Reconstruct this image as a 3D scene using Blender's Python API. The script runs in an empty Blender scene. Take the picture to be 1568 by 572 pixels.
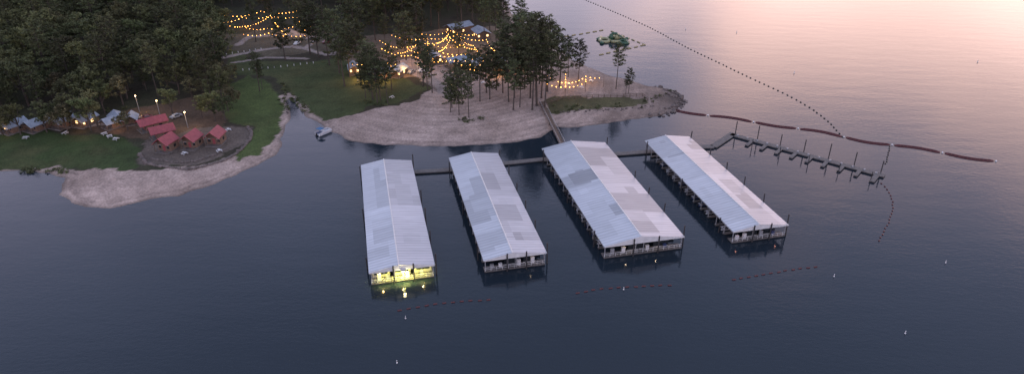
import bpy, math, random
import numpy as np
from mathutils import Vector, Matrix
random.seed(7); rng=np.random.default_rng(7)
R=math.radians
scene=bpy.context.scene
# ------------------------------------------------------------------ survey helper
# converts survey marks taken from the aerial photo into real ground positions (metres)
H=100.0; PITCH=R(28); F=1045.0
def G(px,py,z=0.0):
    u=(px-784)/F; v=(286-py)/F
    den=math.sin(PITCH)-math.cos(PITCH)*v
    k=(H-z)/den
    return (u*k,(math.cos(PITCH)+math.sin(PITCH)*v)*k)
def GA(pts,z=0.0): return [G(a,b,z) for a,b in pts]

# ------------------------------------------------------------------ materials
def mat(name,col=(.5,.5,.5),rough=.7,metal=0.0,noise=0.0,nscale=3.0,bump=0.0,attr=False,emit=None,estr=0,objrand=0.0,spec=0.5):
    m=bpy.data.materials.new(name); m.use_nodes=True
    nt=m.node_tree; b=nt.nodes['Principled BSDF']
    b.inputs['Roughness'].default_value=rough; b.inputs['Metallic'].default_value=metal
    b.inputs['Specular IOR Level'].default_value=spec
    out=None
    if attr:
        a=nt.nodes.new('ShaderNodeVertexColor'); a.layer_name='Col'; out=a.outputs['Color']
    else:
        c=nt.nodes.new('ShaderNodeRGB'); c.outputs[0].default_value=(*col,1); out=c.outputs[0]
    if noise>0 or bump>0:
        tc=nt.nodes.new('ShaderNodeTexCoord'); n=nt.nodes.new('ShaderNodeTexNoise')
        n.inputs['Scale'].default_value=nscale; n.inputs['Detail'].default_value=5
        nt.links.new(tc.outputs['Object'],n.inputs['Vector'])
        if noise>0:
            mr=nt.nodes.new('ShaderNodeMapRange'); mr.inputs['From Min'].default_value=.3; mr.inputs['From Max'].default_value=.7
            mr.inputs['To Min'].default_value=1-noise; mr.inputs['To Max'].default_value=1+noise
            nt.links.new(n.outputs['Fac'],mr.inputs['Value'])
            vm=nt.nodes.new('ShaderNodeVectorMath'); vm.operation='SCALE'
            nt.links.new(out,vm.inputs[0]); nt.links.new(mr.outputs[0],vm.inputs['Scale']); out=vm.outputs[0]
        if bump>0:
            bp=nt.nodes.new('ShaderNodeBump'); bp.inputs['Strength'].default_value=bump; bp.inputs['Distance'].default_value=.3
            nt.links.new(n.outputs['Fac'],bp.inputs['Height']); nt.links.new(bp.outputs[0],b.inputs['Normal'])
    if objrand>0:
        oi=nt.nodes.new('ShaderNodeObjectInfo'); mr=nt.nodes.new('ShaderNodeMapRange')
        mr.inputs['To Min'].default_value=1-objrand; mr.inputs['To Max'].default_value=1+objrand
        nt.links.new(oi.outputs['Random'],mr.inputs['Value'])
        hs=nt.nodes.new('ShaderNodeHueSaturation')
        m2=nt.nodes.new('ShaderNodeMapRange'); m2.inputs['To Min'].default_value=.465; m2.inputs['To Max'].default_value=.51
        mm=nt.nodes.new('ShaderNodeMath'); mm.operation='FRACT'; mu=nt.nodes.new('ShaderNodeMath'); mu.operation='MULTIPLY'; mu.inputs[1].default_value=7.31
        nt.links.new(oi.outputs['Random'],mu.inputs[0]); nt.links.new(mu.outputs[0],mm.inputs[0]); nt.links.new(mm.outputs[0],m2.inputs['Value'])
        nt.links.new(m2.outputs[0],hs.inputs['Hue']); nt.links.new(mr.outputs[0],hs.inputs['Value']); nt.links.new(out,hs.inputs['Color']); out=hs.outputs[0]
    nt.links.new(out,b.inputs['Base Color'])
    if emit:
        b.inputs['Emission Color'].default_value=(*emit,1); b.inputs['Emission Strength'].default_value=estr
        m.cycles.emission_sampling='NONE'
    return m
M={}
M['foliage']=mat('pine_foliage',attr=True,rough=.75,objrand=.4,spec=.2)
M['bark']=mat('bark',(.065,.052,.044),.9,noise=.3,nscale=2)
M['steel']=mat('galvanised_steel',(.34,.35,.37),.5,.4,noise=.1)
M['white']=mat('white_paint',(.58,.58,.58),.5,noise=.1,nscale=1)
M['deck']=mat('dock_decking',(.12,.11,.105),.8,noise=.25,nscale=1.3)
M['float']=mat('black_float',(.018,.018,.02),.6)
M['pile']=mat('piling_steel',(.03,.028,.03),.6,noise=.2)
M['wood']=mat('weathered_wood',(.12,.085,.065),.85,noise=.25,nscale=1.5)
M['red_roof']=mat('red_metal_roof',(.28,.06,.07),.5,.1,noise=.2,nscale=1)
M['pale_roof']=mat('pale_metal_roof',(.27,.31,.37),.5,.15,noise=.2,nscale=.8)
M['tan_wall']=mat('timber_wall',(.16,.10,.07),.8,noise=.25,nscale=2)
M['glass']=mat('dark_glass',(.02,.025,.03),.08)
M['glow_win']=mat('lit_window',(.8,.6,.3),.5,emit=(1,.62,.25),estr=3)
M['bulb']=mat('lit_bulb',(1,.7,.3),.5,emit=(1,.42,.07),estr=17)
M['lamp']=mat('lit_lamp',(1,.8,.5),.5,emit=(1,.62,.25),estr=25)
M['cable']=mat('cable',(.02,.02,.02),.7)
M['rock']=mat('rock',(.13,.105,.095),.9,noise=.4,nscale=.7,bump=.5)
M['redfloat']=mat('red_float',(.085,.02,.022),.6,noise=.2)
M['boomfloat']=mat('boom_float',(.11,.03,.03),.75,noise=.3)
M['buoy_w']=mat('white_buoy',(.7,.7,.7),.4)
M['yellow']=mat('yellow_float',(.30,.24,.11),.5)
M['inf_green']=mat('green_vinyl',(.035,.09,.05),.4)
M['inf_yel']=mat('yellow_vinyl',(.30,.30,.16),.4)
M['boatwhite']=mat('gelcoat',(.5,.5,.52),.25)
M['blue']=mat('blue_canvas',(.04,.13,.26),.7)
M['navy']=mat('navy_gelcoat',(.04,.06,.14),.25)
M['tire']=mat('black_rubber',(.02,.02,.02),.8)
M['carred']=mat('dark_car_paint',(.12,.02,.02),.3)
M['hullwall']=mat('cream_siding',(.42,.40,.30),.7,noise=.12,nscale=1.5)

# ------------------------------------------------------------------ mesh builder
class MB:
    def __init__(s): s.v=[];s.f=[];s.m=[];s.c=[];s.mats=[]
    def mi(s,k):
        if k not in s.mats: s.mats.append(k)
        return s.mats.index(k)
    def add(s,vs,fs,k,col=(1,1,1)):
        o=len(s.v); s.v+=[tuple(p) for p in vs]; i=s.mi(k)
        for f in fs: s.f.append([o+a for a in f]); s.m.append(i); s.c.append(col)
    def box(s,x0,x1,y0,y1,z0,z1,k,col=(1,1,1)):
        s.add([(x0,y0,z0),(x1,y0,z0),(x1,y1,z0),(x0,y1,z0),(x0,y0,z1),(x1,y0,z1),(x1,y1,z1),(x0,y1,z1)],
          [(0,3,2,1),(4,5,6,7),(0,1,5,4),(1,2,6,5),(2,3,7,6),(3,0,4,7)],k,col)
    def seg(s,p,q,w,z0,z1,k,col=(1,1,1)):   # horizontal beam between two plan points
        d=Vector((q[0]-p[0],q[1]-p[1])); n=Vector((-d.y,d.x)).normalized()*w/2
        a=[(p[0]+n.x,p[1]+n.y),(p[0]-n.x,p[1]-n.y),(q[0]-n.x,q[1]-n.y),(q[0]+n.x,q[1]+n.y)]
        vs=[(*t,z0) for t in a]+[(*t,z1) for t in a]
        s.add(vs,[(0,3,2,1),(4,5,6,7),(0,1,5,4),(1,2,6,5),(2,3,7,6),(3,0,4,7)],k,col)
    def tube(s,p,q,r0,r1,k,n=6,col=(1,1,1),cap=True):
        p=Vector(p);q=Vector(q); d=(q-p)
        if d.length<1e-6: return
        d.normalize(); a=Vector((1,0,0)) if abs(d.x)<.8 else Vector((0,1,0))
        u=d.cross(a).normalized(); w=d.cross(u)
        vs=[];
        for c,r in((p,r0),(q,r1)):
            for i in range(n):
                t=2*math.pi*i/n; vs.append(c+u*math.cos(t)*r+w*math.sin(t)*r)
        fs=[(i,(i+1)%n,n+(i+1)%n,n+i) for i in range(n)]
        if cap: fs+=[tuple(range(n-1,-1,-1)),tuple(range(n,2*n))]
        s.add(vs,fs,k,col)
    def path(s,pts,rad,k,n=6,col=(1,1,1),closed=False):
        pts=[Vector(p) for p in pts]; N=len(pts); vs=[]
        for i,p in enumerate(pts):
            if closed: d=pts[(i+1)%N]-pts[i-1]
            else: d=pts[min(i+1,N-1)]-pts[max(i-1,0)]
            d.normalize(); a=Vector((0,0,1)) if abs(d.z)<.9 else Vector((1,0,0))
            u=d.cross(a).normalized(); w=d.cross(u)
            r=rad[i] if isinstance(rad,(list,tuple)) else rad
            for j in range(n):
                t=2*math.pi*j/n; vs.append(p+u*math.cos(t)*r+w*math.sin(t)*r)
        fs=[]
        for i in range(N if closed else N-1):
            for j in range(n):
                a0=i*n+j;b0=i*n+(j+1)%n;a1=((i+1)%N)*n+j;b1=((i+1)%N)*n+(j+1)%n
                fs.append((a0,b0,b1,a1))
        if not closed: fs+=[tuple(range(n-1,-1,-1)),tuple(range((N-1)*n,N*n))]
        s.add(vs,fs,k,col)
    def ball(s,c,r,k,col=(1,1,1),sz=1.0,seg=8,rings=5):
        vs=[(c[0],c[1],c[2]+r*sz)]
        for i in range(1,rings):
            ph=math.pi*i/rings
            for j in range(seg):
                t=2*math.pi*j/seg; vs.append((c[0]+r*math.sin(ph)*math.cos(t),c[1]+r*math.sin(ph)*math.sin(t),c[2]+r*sz*math.cos(ph)))
        vs.append((c[0],c[1],c[2]-r*sz)); fs=[]
        for j in range(seg): fs.append((0,1+j,1+(j+1)%seg))
        for i in range(rings-2):
            for j in range(seg): fs.append((1+i*seg+j,1+(i+1)*seg+j,1+(i+1)*seg+(j+1)%seg,1+i*seg+(j+1)%seg))
        L=len(vs)-1;b=1+(rings-2)*seg
        for j in range(seg): fs.append((L,b+(j+1)%seg,b+j))
        s.add(vs,fs,k,col)
    def octa(s,c,r,k):
        x,y,z=c
        s.add([(x+r,y,z),(x-r,y,z),(x,y+r,z),(x,y-r,z),(x,y,z+r),(x,y,z-r)],
          [(0,2,4),(2,1,4),(1,3,4),(3,0,4),(2,0,5),(1,2,5),(3,1,5),(0,3,5)],k)
    def mesh(s,name,smooth=False):
        me=bpy.data.meshes.new(name); me.from_pydata(s.v,[],s.f)
        for k in s.mats: me.materials.append(M[k])
        me.polygons.foreach_set('material_index',s.m)
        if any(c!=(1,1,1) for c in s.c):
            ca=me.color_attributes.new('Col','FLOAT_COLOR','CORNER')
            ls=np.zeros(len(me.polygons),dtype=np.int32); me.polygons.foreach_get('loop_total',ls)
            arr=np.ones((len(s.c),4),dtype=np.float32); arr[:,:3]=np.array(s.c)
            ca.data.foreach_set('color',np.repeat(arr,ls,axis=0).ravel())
        if smooth: me.polygons.foreach_set('use_smooth',[True]*len(me.polygons))
        me.update(); return me
    def obj(s,name,parent=None,loc=(0,0,0),rot=0,smooth=False):
        o=bpy.data.objects.new(name,s.mesh(name,smooth)); scene.collection.objects.link(o)
        o.location=loc; o.rotation_euler=(0,0,rot)
        if parent: o.parent=parent
        return o
def empty(name,loc=(0,0,0),rot=0,parent=None):
    e=bpy.data.objects.new(name,None); scene.collection.objects.link(e); e.location=loc; e.rotation_euler=(0,0,rot); e.empty_display_size=.5
    if parent: e.parent=parent
    return e
def inst(name,me,loc,rot=0,sc=1,parent=None):
    o=bpy.data.objects.new(name,me); scene.collection.objects.link(o); o.location=loc; o.rotation_euler=(0,0,rot)
    o.scale=(sc,sc,sc) if not isinstance(sc,tuple) else sc
    if parent: o.parent=parent
    return o

# ------------------------------------------------------------------ noise / polygon helpers
_lat=rng.random((256,256))
def vnoise(x,y,s):
    x=np.asarray(x)/s+57.3; y=np.asarray(y)/s+31.7
    xi=np.floor(x).astype(int); yi=np.floor(y).astype(int); fx=x-xi; fy=y-yi
    fx=fx*fx*(3-2*fx); fy=fy*fy*(3-2*fy)
    a=_lat[xi%256,yi%256];b=_lat[(xi+1)%256,yi%256];c=_lat[xi%256,(yi+1)%256];d=_lat[(xi+1)%256,(yi+1)%256]
    return (a*(1-fx)+b*fx)*(1-fy)+(c*(1-fx)+d*fx)*fy-.5
def fbm(x,y,s): return vnoise(x,y,s)+.5*vnoise(x+9,y+4,s/2.1)+.25*vnoise(x+3,y+8,s/4.3)
def pip(x,y,poly):
    ins=np.zeros(np.shape(x),bool); n=len(poly); j=n-1
    for i in range(n):
        xi,yi=poly[i];xj,yj=poly[j]
        if yi!=yj:
            c=((yi>y)!=(yj>y))&(x<(xj-xi)*(y-yi)/(yj-yi)+xi); ins^=c
        j=i
    return ins
def segdist(x,y,poly,closed=True):
    d=np.full(np.shape(x),1e9); n=len(poly)
    for i in range(n if closed else n-1):
        ax,ay=poly[i];bx,by=poly[(i+1)%n]; dx=bx-ax;dy=by-ay;L=dx*dx+dy*dy+1e-9
        t=np.clip(((x-ax)*dx+(y-ay)*dy)/L,0,1); d=np.minimum(d,np.hypot(x-ax-t*dx,y-ay-t*dy))
    return d
shore_px=[(-150,268),(-60,266),(0,263),(40,262),(78,263),(103,272),(96,286),(92,296),(108,309),(135,317),(170,318),(215,309),(270,298),(320,284),(360,269),(395,253),(420,236),
 (433,212),(441,192),(443,172),(439,155),(446,150),(454,154),(462,168),(474,180),(490,190),(505,203),(540,216),(590,223),(650,225),(720,222),(790,217),(828,209),(850,196),(900,192),
 (960,184),(1010,178),(1040,168),(1047,155),(1040,143),(1010,134),(970,125),(930,113),(900,101),(872,90),(852,74),(828,58),(800,42),(785,20),(770,0),(745,-35)]
shore=[(-2500,260),(-500,215)]+GA(shore_px)+[(-60,700),(-120,1100),(-900,2600),(-2500,2600)]
def height(x,y):
    x=np.asarray(x,float);y=np.asarray(y,float)
    d=segdist(x,y,shore); d=np.where(pip(x,y,shore),d,-d)
    d=d+fbm(x,y,9)*2.2
    zi=1.3*(1-np.exp(-np.maximum(d,0)/9))+np.clip((d-15)*.02,0,2.5)+.3*fbm(x,y,25)*np.clip(d/10,0,1)+.12*fbm(x,y,3)*np.clip(d/3,0,1)
    z=np.where(d>0,zi,np.maximum(d*.3,-5))
    return z,d
def hz(x,y): return float(height(np.array([x]),np.array([y]))[0][0])
def GT(px,py):
    z=1.0
    for _ in range(3):
        x,y=G(px,py,z); z=max(0,hz(x,y))
    return x,y,z

# ------------------------------------------------------------------ terrain
def terrain():
    xs=np.concatenate([np.linspace(-2500,-420,30)[:-1],np.arange(-420,-200,1.6),np.arange(-200,115,.8),[120,130,150]])
    ys=np.concatenate([[150],np.arange(158,330,.8),np.arange(330,560,1.6),np.linspace(560,2600,40)[1:]])
    X,Y=np.meshgrid(xs,ys); Z,D=height(X,Y)
    nx,ny=len(xs),len(ys)
    wx=X+fbm(X,Y,7)*4; wy=Y+fbm(X+50,Y+20,7)*4
    col=np.zeros(X.shape+(3,))
    def C(c): return np.array(c)
    col[:]=C((.045,.036,.026))
    g=np.clip(fbm(X,Y,14)+.5,0,1)[...,None]
    col=col*(1-g*.6)+C((.036,.045,.02))*g*.6
    def paint(mask,c): col[mask]=C(c)
    sand=(.37,.285,.245)
    paint(pip(wx,wy,GA([(140,190),(200,172),(345,140),(350,190),(240,215),(150,205)],1)),(.095,.065,.045))
    paint(pip(wx,wy,GA([(330,62),(420,50),(520,55),(560,90),(480,84),(420,90),(350,84)],1)),(.10,.085,.06))
    paint(pip(wx,wy,GA([(520,95),(560,60),(760,40),(850,70),(870,100),(840,130),(700,130),(620,120)],1)),(.16,.12,.088))
    paint(D<4.5+2*fbm(X,Y,12),sand)
    paint(pip(wx,wy,GA([(85,264),(160,262),(235,265),(300,258),(355,246),(398,228),(418,200),(425,168),(440,145),(460,200),(425,255),(300,305),(150,330),(80,310)],0)),sand)
    paint(pip(wx,wy,GA([(488,182),(520,182),(560,172),(640,158),(668,140),(640,122),(605,98),(660,92),(720,118),(800,110),(850,95),(880,85),(1070,140),(1070,190),(850,225),(600,240),(490,220)],.5)),sand)
    paint(pip(wx,wy,GA([(-600,214),(0,206),(60,200),(120,207),(190,210),(212,232),(222,256),(180,263),(150,257),(80,256),(0,258),(-600,264)],1)),(.036,.055,.018))
    paint(pip(wx,wy,GA([(320,140),(380,118),(415,130),(432,155),(434,178),(418,208),(396,235),(366,248),(376,222),(388,196),(355,186),(330,165)],1)),(.062,.086,.027))
    paint(pip(wx,wy,GA([(350,78),(395,96),(470,98),(520,92),(565,112),(625,125),(662,140),(622,155),(565,166),(520,180),(495,182),(470,160),(447,142),(425,122),(350,116)],1)),(.052,.067,.026))
    paint(pip(wx,wy,GA([(830,160),(850,150),(985,149),(992,158),(900,167),(845,174)],1)),(.085,.08,.04))
    paint(pip(wx,wy,GA([(213,234),(236,210),(350,192),(384,196),(378,215),(345,240),(290,254),(225,250)],1)),(.115,.092,.077))
    for pl,w in (([(340,92),(400,80),(450,74),(500,86),(540,80)],1.6),([(360,98),(410,90),(470,92)],1.2),([(365,72),(385,60),(430,58),(520,62)],1.8),([(470,76),(480,66),(440,50)],1.3),([(0,205),(60,198),(150,192),(220,180)],1.2),([(640,100),(660,125),(690,150)],3)):
        paint(segdist(wx*.3+X*.7,wy*.3+Y*.7,GA(pl,1.3),False)<w,(.28,.235,.215))
    # patchy lawn
    gm=(col[...,1]>col[...,0]*1.2); pt=np.clip(fbm(X+30,Y,11)*1.6+.1,0,1)[...,None]*gm[...,None]
    col=col*(1-.45*pt)+C((.085,.078,.035))*.45*pt
    # tyre tracks raked in the beach
    cx,cy=G(690,120); r=np.hypot(X-cx,(Y-cy)*.9)+1.5*fbm(X,Y,20)
    m=(np.abs(col[...,0]-.37)<.001)
    ring=1+.13*np.sin(r*2*math.pi/3.0)*np.clip(fbm(X,Y,18)+.5,0,1)+.07*np.sin(r*2*math.pi/7.3+1)
    col[m]*=ring[m][:,None]
    col*= (1+.32*fbm(X,Y,6)+.28*vnoise(X,Y,1.3))[...,None]
    pg=np.clip(fbm(X+100,Y,16)*1.3+.25,0,1)[...,None]*m[...,None]; col=col*(1-.55*pg)+C((.20,.145,.115))*.55*pg
    # strand lines parallel to the shore
    sl_=np.exp(-((D-2.6-fbm(X,Y,8))/.5)**2)[...,None]*m[...,None]; col*=1-.3*sl_
    # darker rocky tip of the point
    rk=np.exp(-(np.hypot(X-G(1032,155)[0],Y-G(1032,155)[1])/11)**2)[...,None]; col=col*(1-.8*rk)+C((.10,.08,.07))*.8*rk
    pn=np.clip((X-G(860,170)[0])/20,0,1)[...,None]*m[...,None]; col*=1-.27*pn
    wet=np.clip(1-np.maximum(D,0)/1.6,0,1)[...,None]; col*=1-.55*wet
    col=np.clip(col,.005,1)
    me=bpy.data.meshes.new('terrain')
    co=np.stack([X,Y,Z],-1).reshape(-1,3)
    i=np.arange(nx*ny).reshape(ny,nx); q=np.stack([i[:-1,:-1],i[:-1,1:],i[1:,1:],i[1:,:-1]],-1).reshape(-1,4)
    keep=(Z.reshape(-1)[q].max(1)>-3.5); q=q[keep]
    me.vertices.add(len(co)); me.vertices.foreach_set('co',co.ravel())
    me.loops.add(q.size); me.loops.foreach_set('vertex_index',q.ravel().astype(np.int32))
    me.polygons.add(len(q)); me.polygons.foreach_set('loop_start',np.arange(0,q.size,4,dtype=np.int32)); me.polygons.foreach_set('loop_total',np.full(len(q),4,dtype=np.int32))
    me.update(); me.validate()
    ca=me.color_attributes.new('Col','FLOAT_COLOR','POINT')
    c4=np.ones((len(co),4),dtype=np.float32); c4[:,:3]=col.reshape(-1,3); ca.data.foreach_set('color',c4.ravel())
    me.polygons.foreach_set('use_smooth',[True]*len(me.polygons))
    me.materials.append(mat('ground_surface',attr=True,rough=.95,noise=.3,nscale=1.6,bump=.5,spec=.2))
    o=bpy.data.objects.new('terrain',me); scene.collection.objects.link(o)
terrain()

# ------------------------------------------------------------------ water
wm=bpy.data.materials.new('lake_water'); wm.use_nodes=True; nt=wm.node_tree; b=nt.nodes['Principled BSDF']
b.inputs['Base Color'].default_value=(.015,.023,.032,1); b.inputs['Roughness'].default_value=.04; b.inputs['IOR'].default_value=1.333
geo=nt.nodes.new('ShaderNodeNewGeometry')
def wn(scale,sx,sy,dist,det=3,prev=None,strength=1.0):
    mp=nt.nodes.new('ShaderNodeMapping'); mp.inputs['Scale'].default_value=(sx,sy,1); mp.inputs['Rotation'].default_value=(0,0,R(25))
    n=nt.nodes.new('ShaderNodeTexNoise'); n.inputs['Scale'].default_value=scale; n.inputs['Detail'].default_value=det
    bp=nt.nodes.new('ShaderNodeBump'); bp.inputs['Distance'].default_value=dist; bp.inputs['Strength'].default_value=strength
    nt.links.new(geo.outputs['Position'],mp.inputs['Vector']); nt.links.new(mp.outputs[0],n.inputs['Vector']); nt.links.new(n.outputs['Fac'],bp.inputs['Height'])
    if prev: nt.links.new(prev.outputs[0],bp.inputs['Normal'])
    return bp
b1=wn(.10,.6,1.6,.05,2); b2=wn(.75,.7,1.5,.025,2,b1); b3=wn(2.4,1,1,.013,2,b2)
nt.links.new(b3.outputs[0],b.inputs['Normal'])
me=bpy.data.meshes.new('lake'); s=9000
me.from_pydata([(-s,-s,0),(s,-s,0),(s,s,0),(-s,s,0)],[],[(0,1,2,3)]); me.materials.append(wm)
o=bpy.data.objects.new('lake_water',me); scene.collection.objects.link(o)

# ------------------------------------------------------------------ trees
def clump(mb,c,r,n,flat,base,size):
    cv=np.array(base)*(.55+.95*random.random())
    pts=rng.normal(size=(n,3)); pts/=np.linalg.norm(pts,axis=1)[:,None]+1e-6; pts*=(rng.random((n,1))**.5)*r; pts[:,2]*=flat
    for p in pts:
        a=rng.normal(size=3); a[2]*=.7; a/=np.linalg.norm(a); b_=np.cross(a,rng.normal(size=3)); b_/=np.linalg.norm(b_)+1e-6
        sa=size*(.6+.8*random.random()); sb=sa*.55; q=np.array(c)+p
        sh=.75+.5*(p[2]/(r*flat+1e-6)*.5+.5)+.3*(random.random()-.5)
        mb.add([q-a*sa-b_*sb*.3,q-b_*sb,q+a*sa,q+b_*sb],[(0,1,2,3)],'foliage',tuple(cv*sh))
def pine(seed,Ht,crown0,width,nl,dens=16):
    random.seed(seed); mb=MB(); bend=[random.uniform(-.5,.5),random.uniform(-.5,.5)]
    def tr(t): return Vector((bend[0]*math.sin(t*2.5),bend[1]*math.sin(t*2),t*Ht))
    ks=[0,.03,.25,.5,.75,.97]; rr=[.42,.3,.25,.2,.12,.03]
    mb.path([tr(t) for t in ks],[r*Ht/24 for r in rr],'bark',7)
    for i in range(nl):
        t=crown0+(1-crown0)*((i+random.random()*.8)/nl); az=i*2.4+random.uniform(-.5,.5)
        prof=math.sin(min(1,(1-t)/(1-crown0)*1.15+.16)*math.pi*.66)**.75
        L=width*prof*random.uniform(.45,1.25)+.4
        p=tr(t); up=random.uniform(.0,.45); dv=Vector((math.cos(az),math.sin(az),up))
        e=p+dv*L; mid=p+dv*L*.5+Vector((0,0,-.05*L)); mb.path([p,mid,e],[.09,.06,.025],'bark',4)
        base=(.056,.066,.030)
        nc=max(2,int(L/.85))
        for k in range(nc):
            f=.3+.7*(k+random.random())/nc; c=p+dv*L*f+Vector((random.uniform(-.6,.6),random.uniform(-.6,.6),random.uniform(-.1,.5)))
            clump(mb,c,random.uniform(.65,1.15),dens,.6,base,.31)
    clump(mb,tr(.985),.9,dens*2,1.0,(.056,.066,.03),.3)
    return mb.mesh('pine_tree_mesh')
def broad(seed,Ht,wd,n=55,base=(.076,.083,.036)):
    random.seed(seed); mb=MB()
    mb.path([(0,0,0),(0,0,.3),(.2,.1,Ht*.3),(.1,.3,Ht*.5),(0,.1,Ht*.8)],[.5,.36,.28,.2,.06],'bark',7)
    lob=[(Vector((random.uniform(-.5,.5)*wd,random.uniform(-.5,.5)*wd,Ht*random.uniform(.42,.86))),random.uniform(.3,.46)*wd) for _ in range(9)]
    for c,r in lob:
        mb.path([(0,.1,Ht*.3),((c.x*.5),(c.y*.5),Ht*.42),tuple(c)],[.16,.12,.04],'bark',4)
    for i in range(n):
        c,r=lob[i%9]; d=Vector((random.gauss(0,1),random.gauss(0,1),random.gauss(.3,.8))).normalized()
        p=c+Vector((d.x*r,d.y*r,d.z*r*.75))*random.uniform(.6,1.05)
        clump(mb,p,random.uniform(.8,1.35),26,.7,base,.34)
    return mb.mesh('broadleaf_tree_mesh')
PINES=[pine(1,24,.36,4.7,46),pine(2,27,.44,4.4,44),pine(3,22,.28,4.8,46),pine(4,25,.48,4.3,38),pine(5,20,.24,4.1,42)]
BROAD=[broad(11,16,8.5,90),broad(12,14,7.5,80,(.090,.088,.042)),broad(13,18,8.8,95,(.060,.071,.031)),broad(14,17,7,80,(.072,.085,.034))]
PINE_H=[24,27,22,25,20]
random.seed(99)
def put_pine(px,py,ht,i=None,parent=None):
    x,y,z=GT(px,py); i=random.randrange(5) if i is None else i
    s=ht/PINE_H[i]; w_=s*random.uniform(.85,1.15)
    return inst('pine_tree',PINES[i],(x,y,z-.1),random.uniform(0,6.28),(w_,w_,s),parent)
# individually visible pines (base mark, height m)
for px,py,h in [(398,140,17),(402,137,12),(690,172,14),(703,176,18),(718,180,17),(786,168,20),(796,164,15),(822,162,36),(812,150,32),(838,140,30),(803,135,25),(857,132,22),(829,150,28),(834,166,22),(815,168,25),(779,156,22),(750,152,18),
   (885,128,19),(943,136,20),(962,144,11),(958,145,8),(760,138,20),(745,142,20),(735,155,20),(722,146,19),(692,165,15),(662,142,20),(655,138,18),(648,132,22),(770,142,21),(788,150,24),(708,160,18),
   (571,152,22),(583,153,20),(594,158,17),(560,150,16),(578,158,19),(553,128,27),(528,132,25),(520,112,28),(505,100,27),(536,118,24),(600,138,20),(475,84,27),(488,88,26),(437,92,23),(566,140,21),
   (392,64,22),(775,120,22),(792,112,26),(768,105,22),(845,118,24),(826,128,26),(700,140,14),(870,118,18),(640,50,30),(660,40,30),(610,48,30),(545,84,26),(808,120,28),(818,112,26),(798,98,24),(648,46,33),(628,54,32),(618,62,28),(592,52,30),(575,62,28),
   (540,74,28),(760,70,22),(742,64,22),(708,46,26),(725,44,26),(750,48,24),(772,60,24),(590,44,28),(672,44,26),(640,84,24),(622,92,22),(462,64,20)]:
    put_pine(px,py,h)
# forest masses
def scatter(poly_px,spacing,pb,name,hr=(.8,1.15),avoid=()):
    poly=GA(poly_px,1.5); xs=[p[0] for p in poly];ys=[p[1] for p in poly]
    e=empty(name); n=0; cells={}
    area=(max(xs)-min(xs))*(max(ys)-min(ys)); tries=int(area/spacing**2*5)
    X=rng.uniform(min(xs),max(xs),tries);Y=rng.uniform(min(ys),max(ys),tries); ok=pip(X,Y,poly)
    av=np.zeros(len(X),bool)
    for a in avoid: av|=pip(X,Y,GA(a,1.5))
    Z,D=height(X,Y)
    for x,y,z,d,k,a in zip(X,Y,Z,D,ok,av):
        if not k or a or d<3: continue
        c=(int(x//spacing),int(y//spacing)); bad=False
        for dx in(-1,0,1):
            for dy in(-1,0,1):
                for q in cells.get((c[0]+dx,c[1]+dy),[]):
                    if math.hypot(q[0]-x,q[1]-y)<spacing: bad=True
        if bad: continue
        cells.setdefault(c,[]).append((x,y)); n+=1
        s=random.uniform(*hr)
        if random.random()<pb: inst('broadleaf_tree',random.choice(BROAD),(x,y,z-.1),random.uniform(0,6.28),(s,s,s*random.uniform(.85,1.15)),e)
        else: inst('pine',random.choice(PINES),(x,y,z-.1),random.uniform(0,6.28),s*.85,e)
    return n
roads=[[(335,90),(455,66),(500,80),(500,95),(340,100)],[(340,60),(520,50),(520,68),(360,78)]]
n1=scatter([(-420,-60),(325,-60),(328,60),(340,100),(352,160),(320,166),(240,164),(200,172),(100,178),(0,180),(-420,182)],6.6,.75,'forest',(.75,1.25),avoid=[[(200,150),(300,152),(300,190),(200,190)]])
n2=scatter([(330,-80),(735,-80),(765,-5),(785,25),(760,38),(700,32),(620,32),(560,48),(510,30),(440,14),(330,16)],7.5,.3,'woodland',(.85,1.2))
n3=scatter([(520,55),(790,42),(820,75),(830,110),(760,112),(660,96),(560,88)],24,.1,'pine_grove',(.8,1.05))
n4=scatter([(345,20),(470,20),(520,50),(520,95),(470,66),(420,76),(350,64)],22,.4,'roadside_trees',(.7,1.0),avoid=roads)
# shade trees standing in front of and between the cabins on the left
for px,py,i,s in [(-60,212,0,.9),(4,206,1,.75),(32,206,3,.75),(72,202,0,.8),(104,202,1,.85),(112,196,2,.8),(140,200,3,.8),(150,194,0,.9),(196,200,1,.6),(330,186,3,.75),(350,170,1,.8),(310,180,0,.6),(345,186,2,.6),(265,178,3,.7)]:
    x,y,z=GT(px,py); inst('broadleaf_tree',BROAD[i],(x,y,z-.1),random.uniform(0,6.28),s)
# undergrowth along the edges
mb=MB(); random.seed(5)
for pl in ([(0,178),(100,176),(200,168)],[(330,165),(350,150),(352,110)],[(700,186),(740,182)],[(560,158),(600,160)],[(985,158),(1030,140)],[(640,96),(700,104)],[(75,263),(100,262)],[(30,262),(60,262)],[(445,148),(457,158)],[(430,128),(446,148)],[(458,158),(474,178)],[(432,150),(440,172)],[(850,165),(980,165)],[(850,172),(960,160)],[(500,96),(560,110)]):
    for (a,b_) in zip(pl[:-1],pl[1:]):
        for k in range(14):
            t=random.random(); x,y,z=GT(a[0]+(b_[0]-a[0])*t+random.uniform(-6,6),a[1]+(b_[1]-a[1])*t+random.uniform(-4,3))
            clump(mb,(x,y,z+.3),random.uniform(.5,1.2),28,.6,(.062,.070,.031),.25)
mb.obj('undergrowth')

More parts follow.
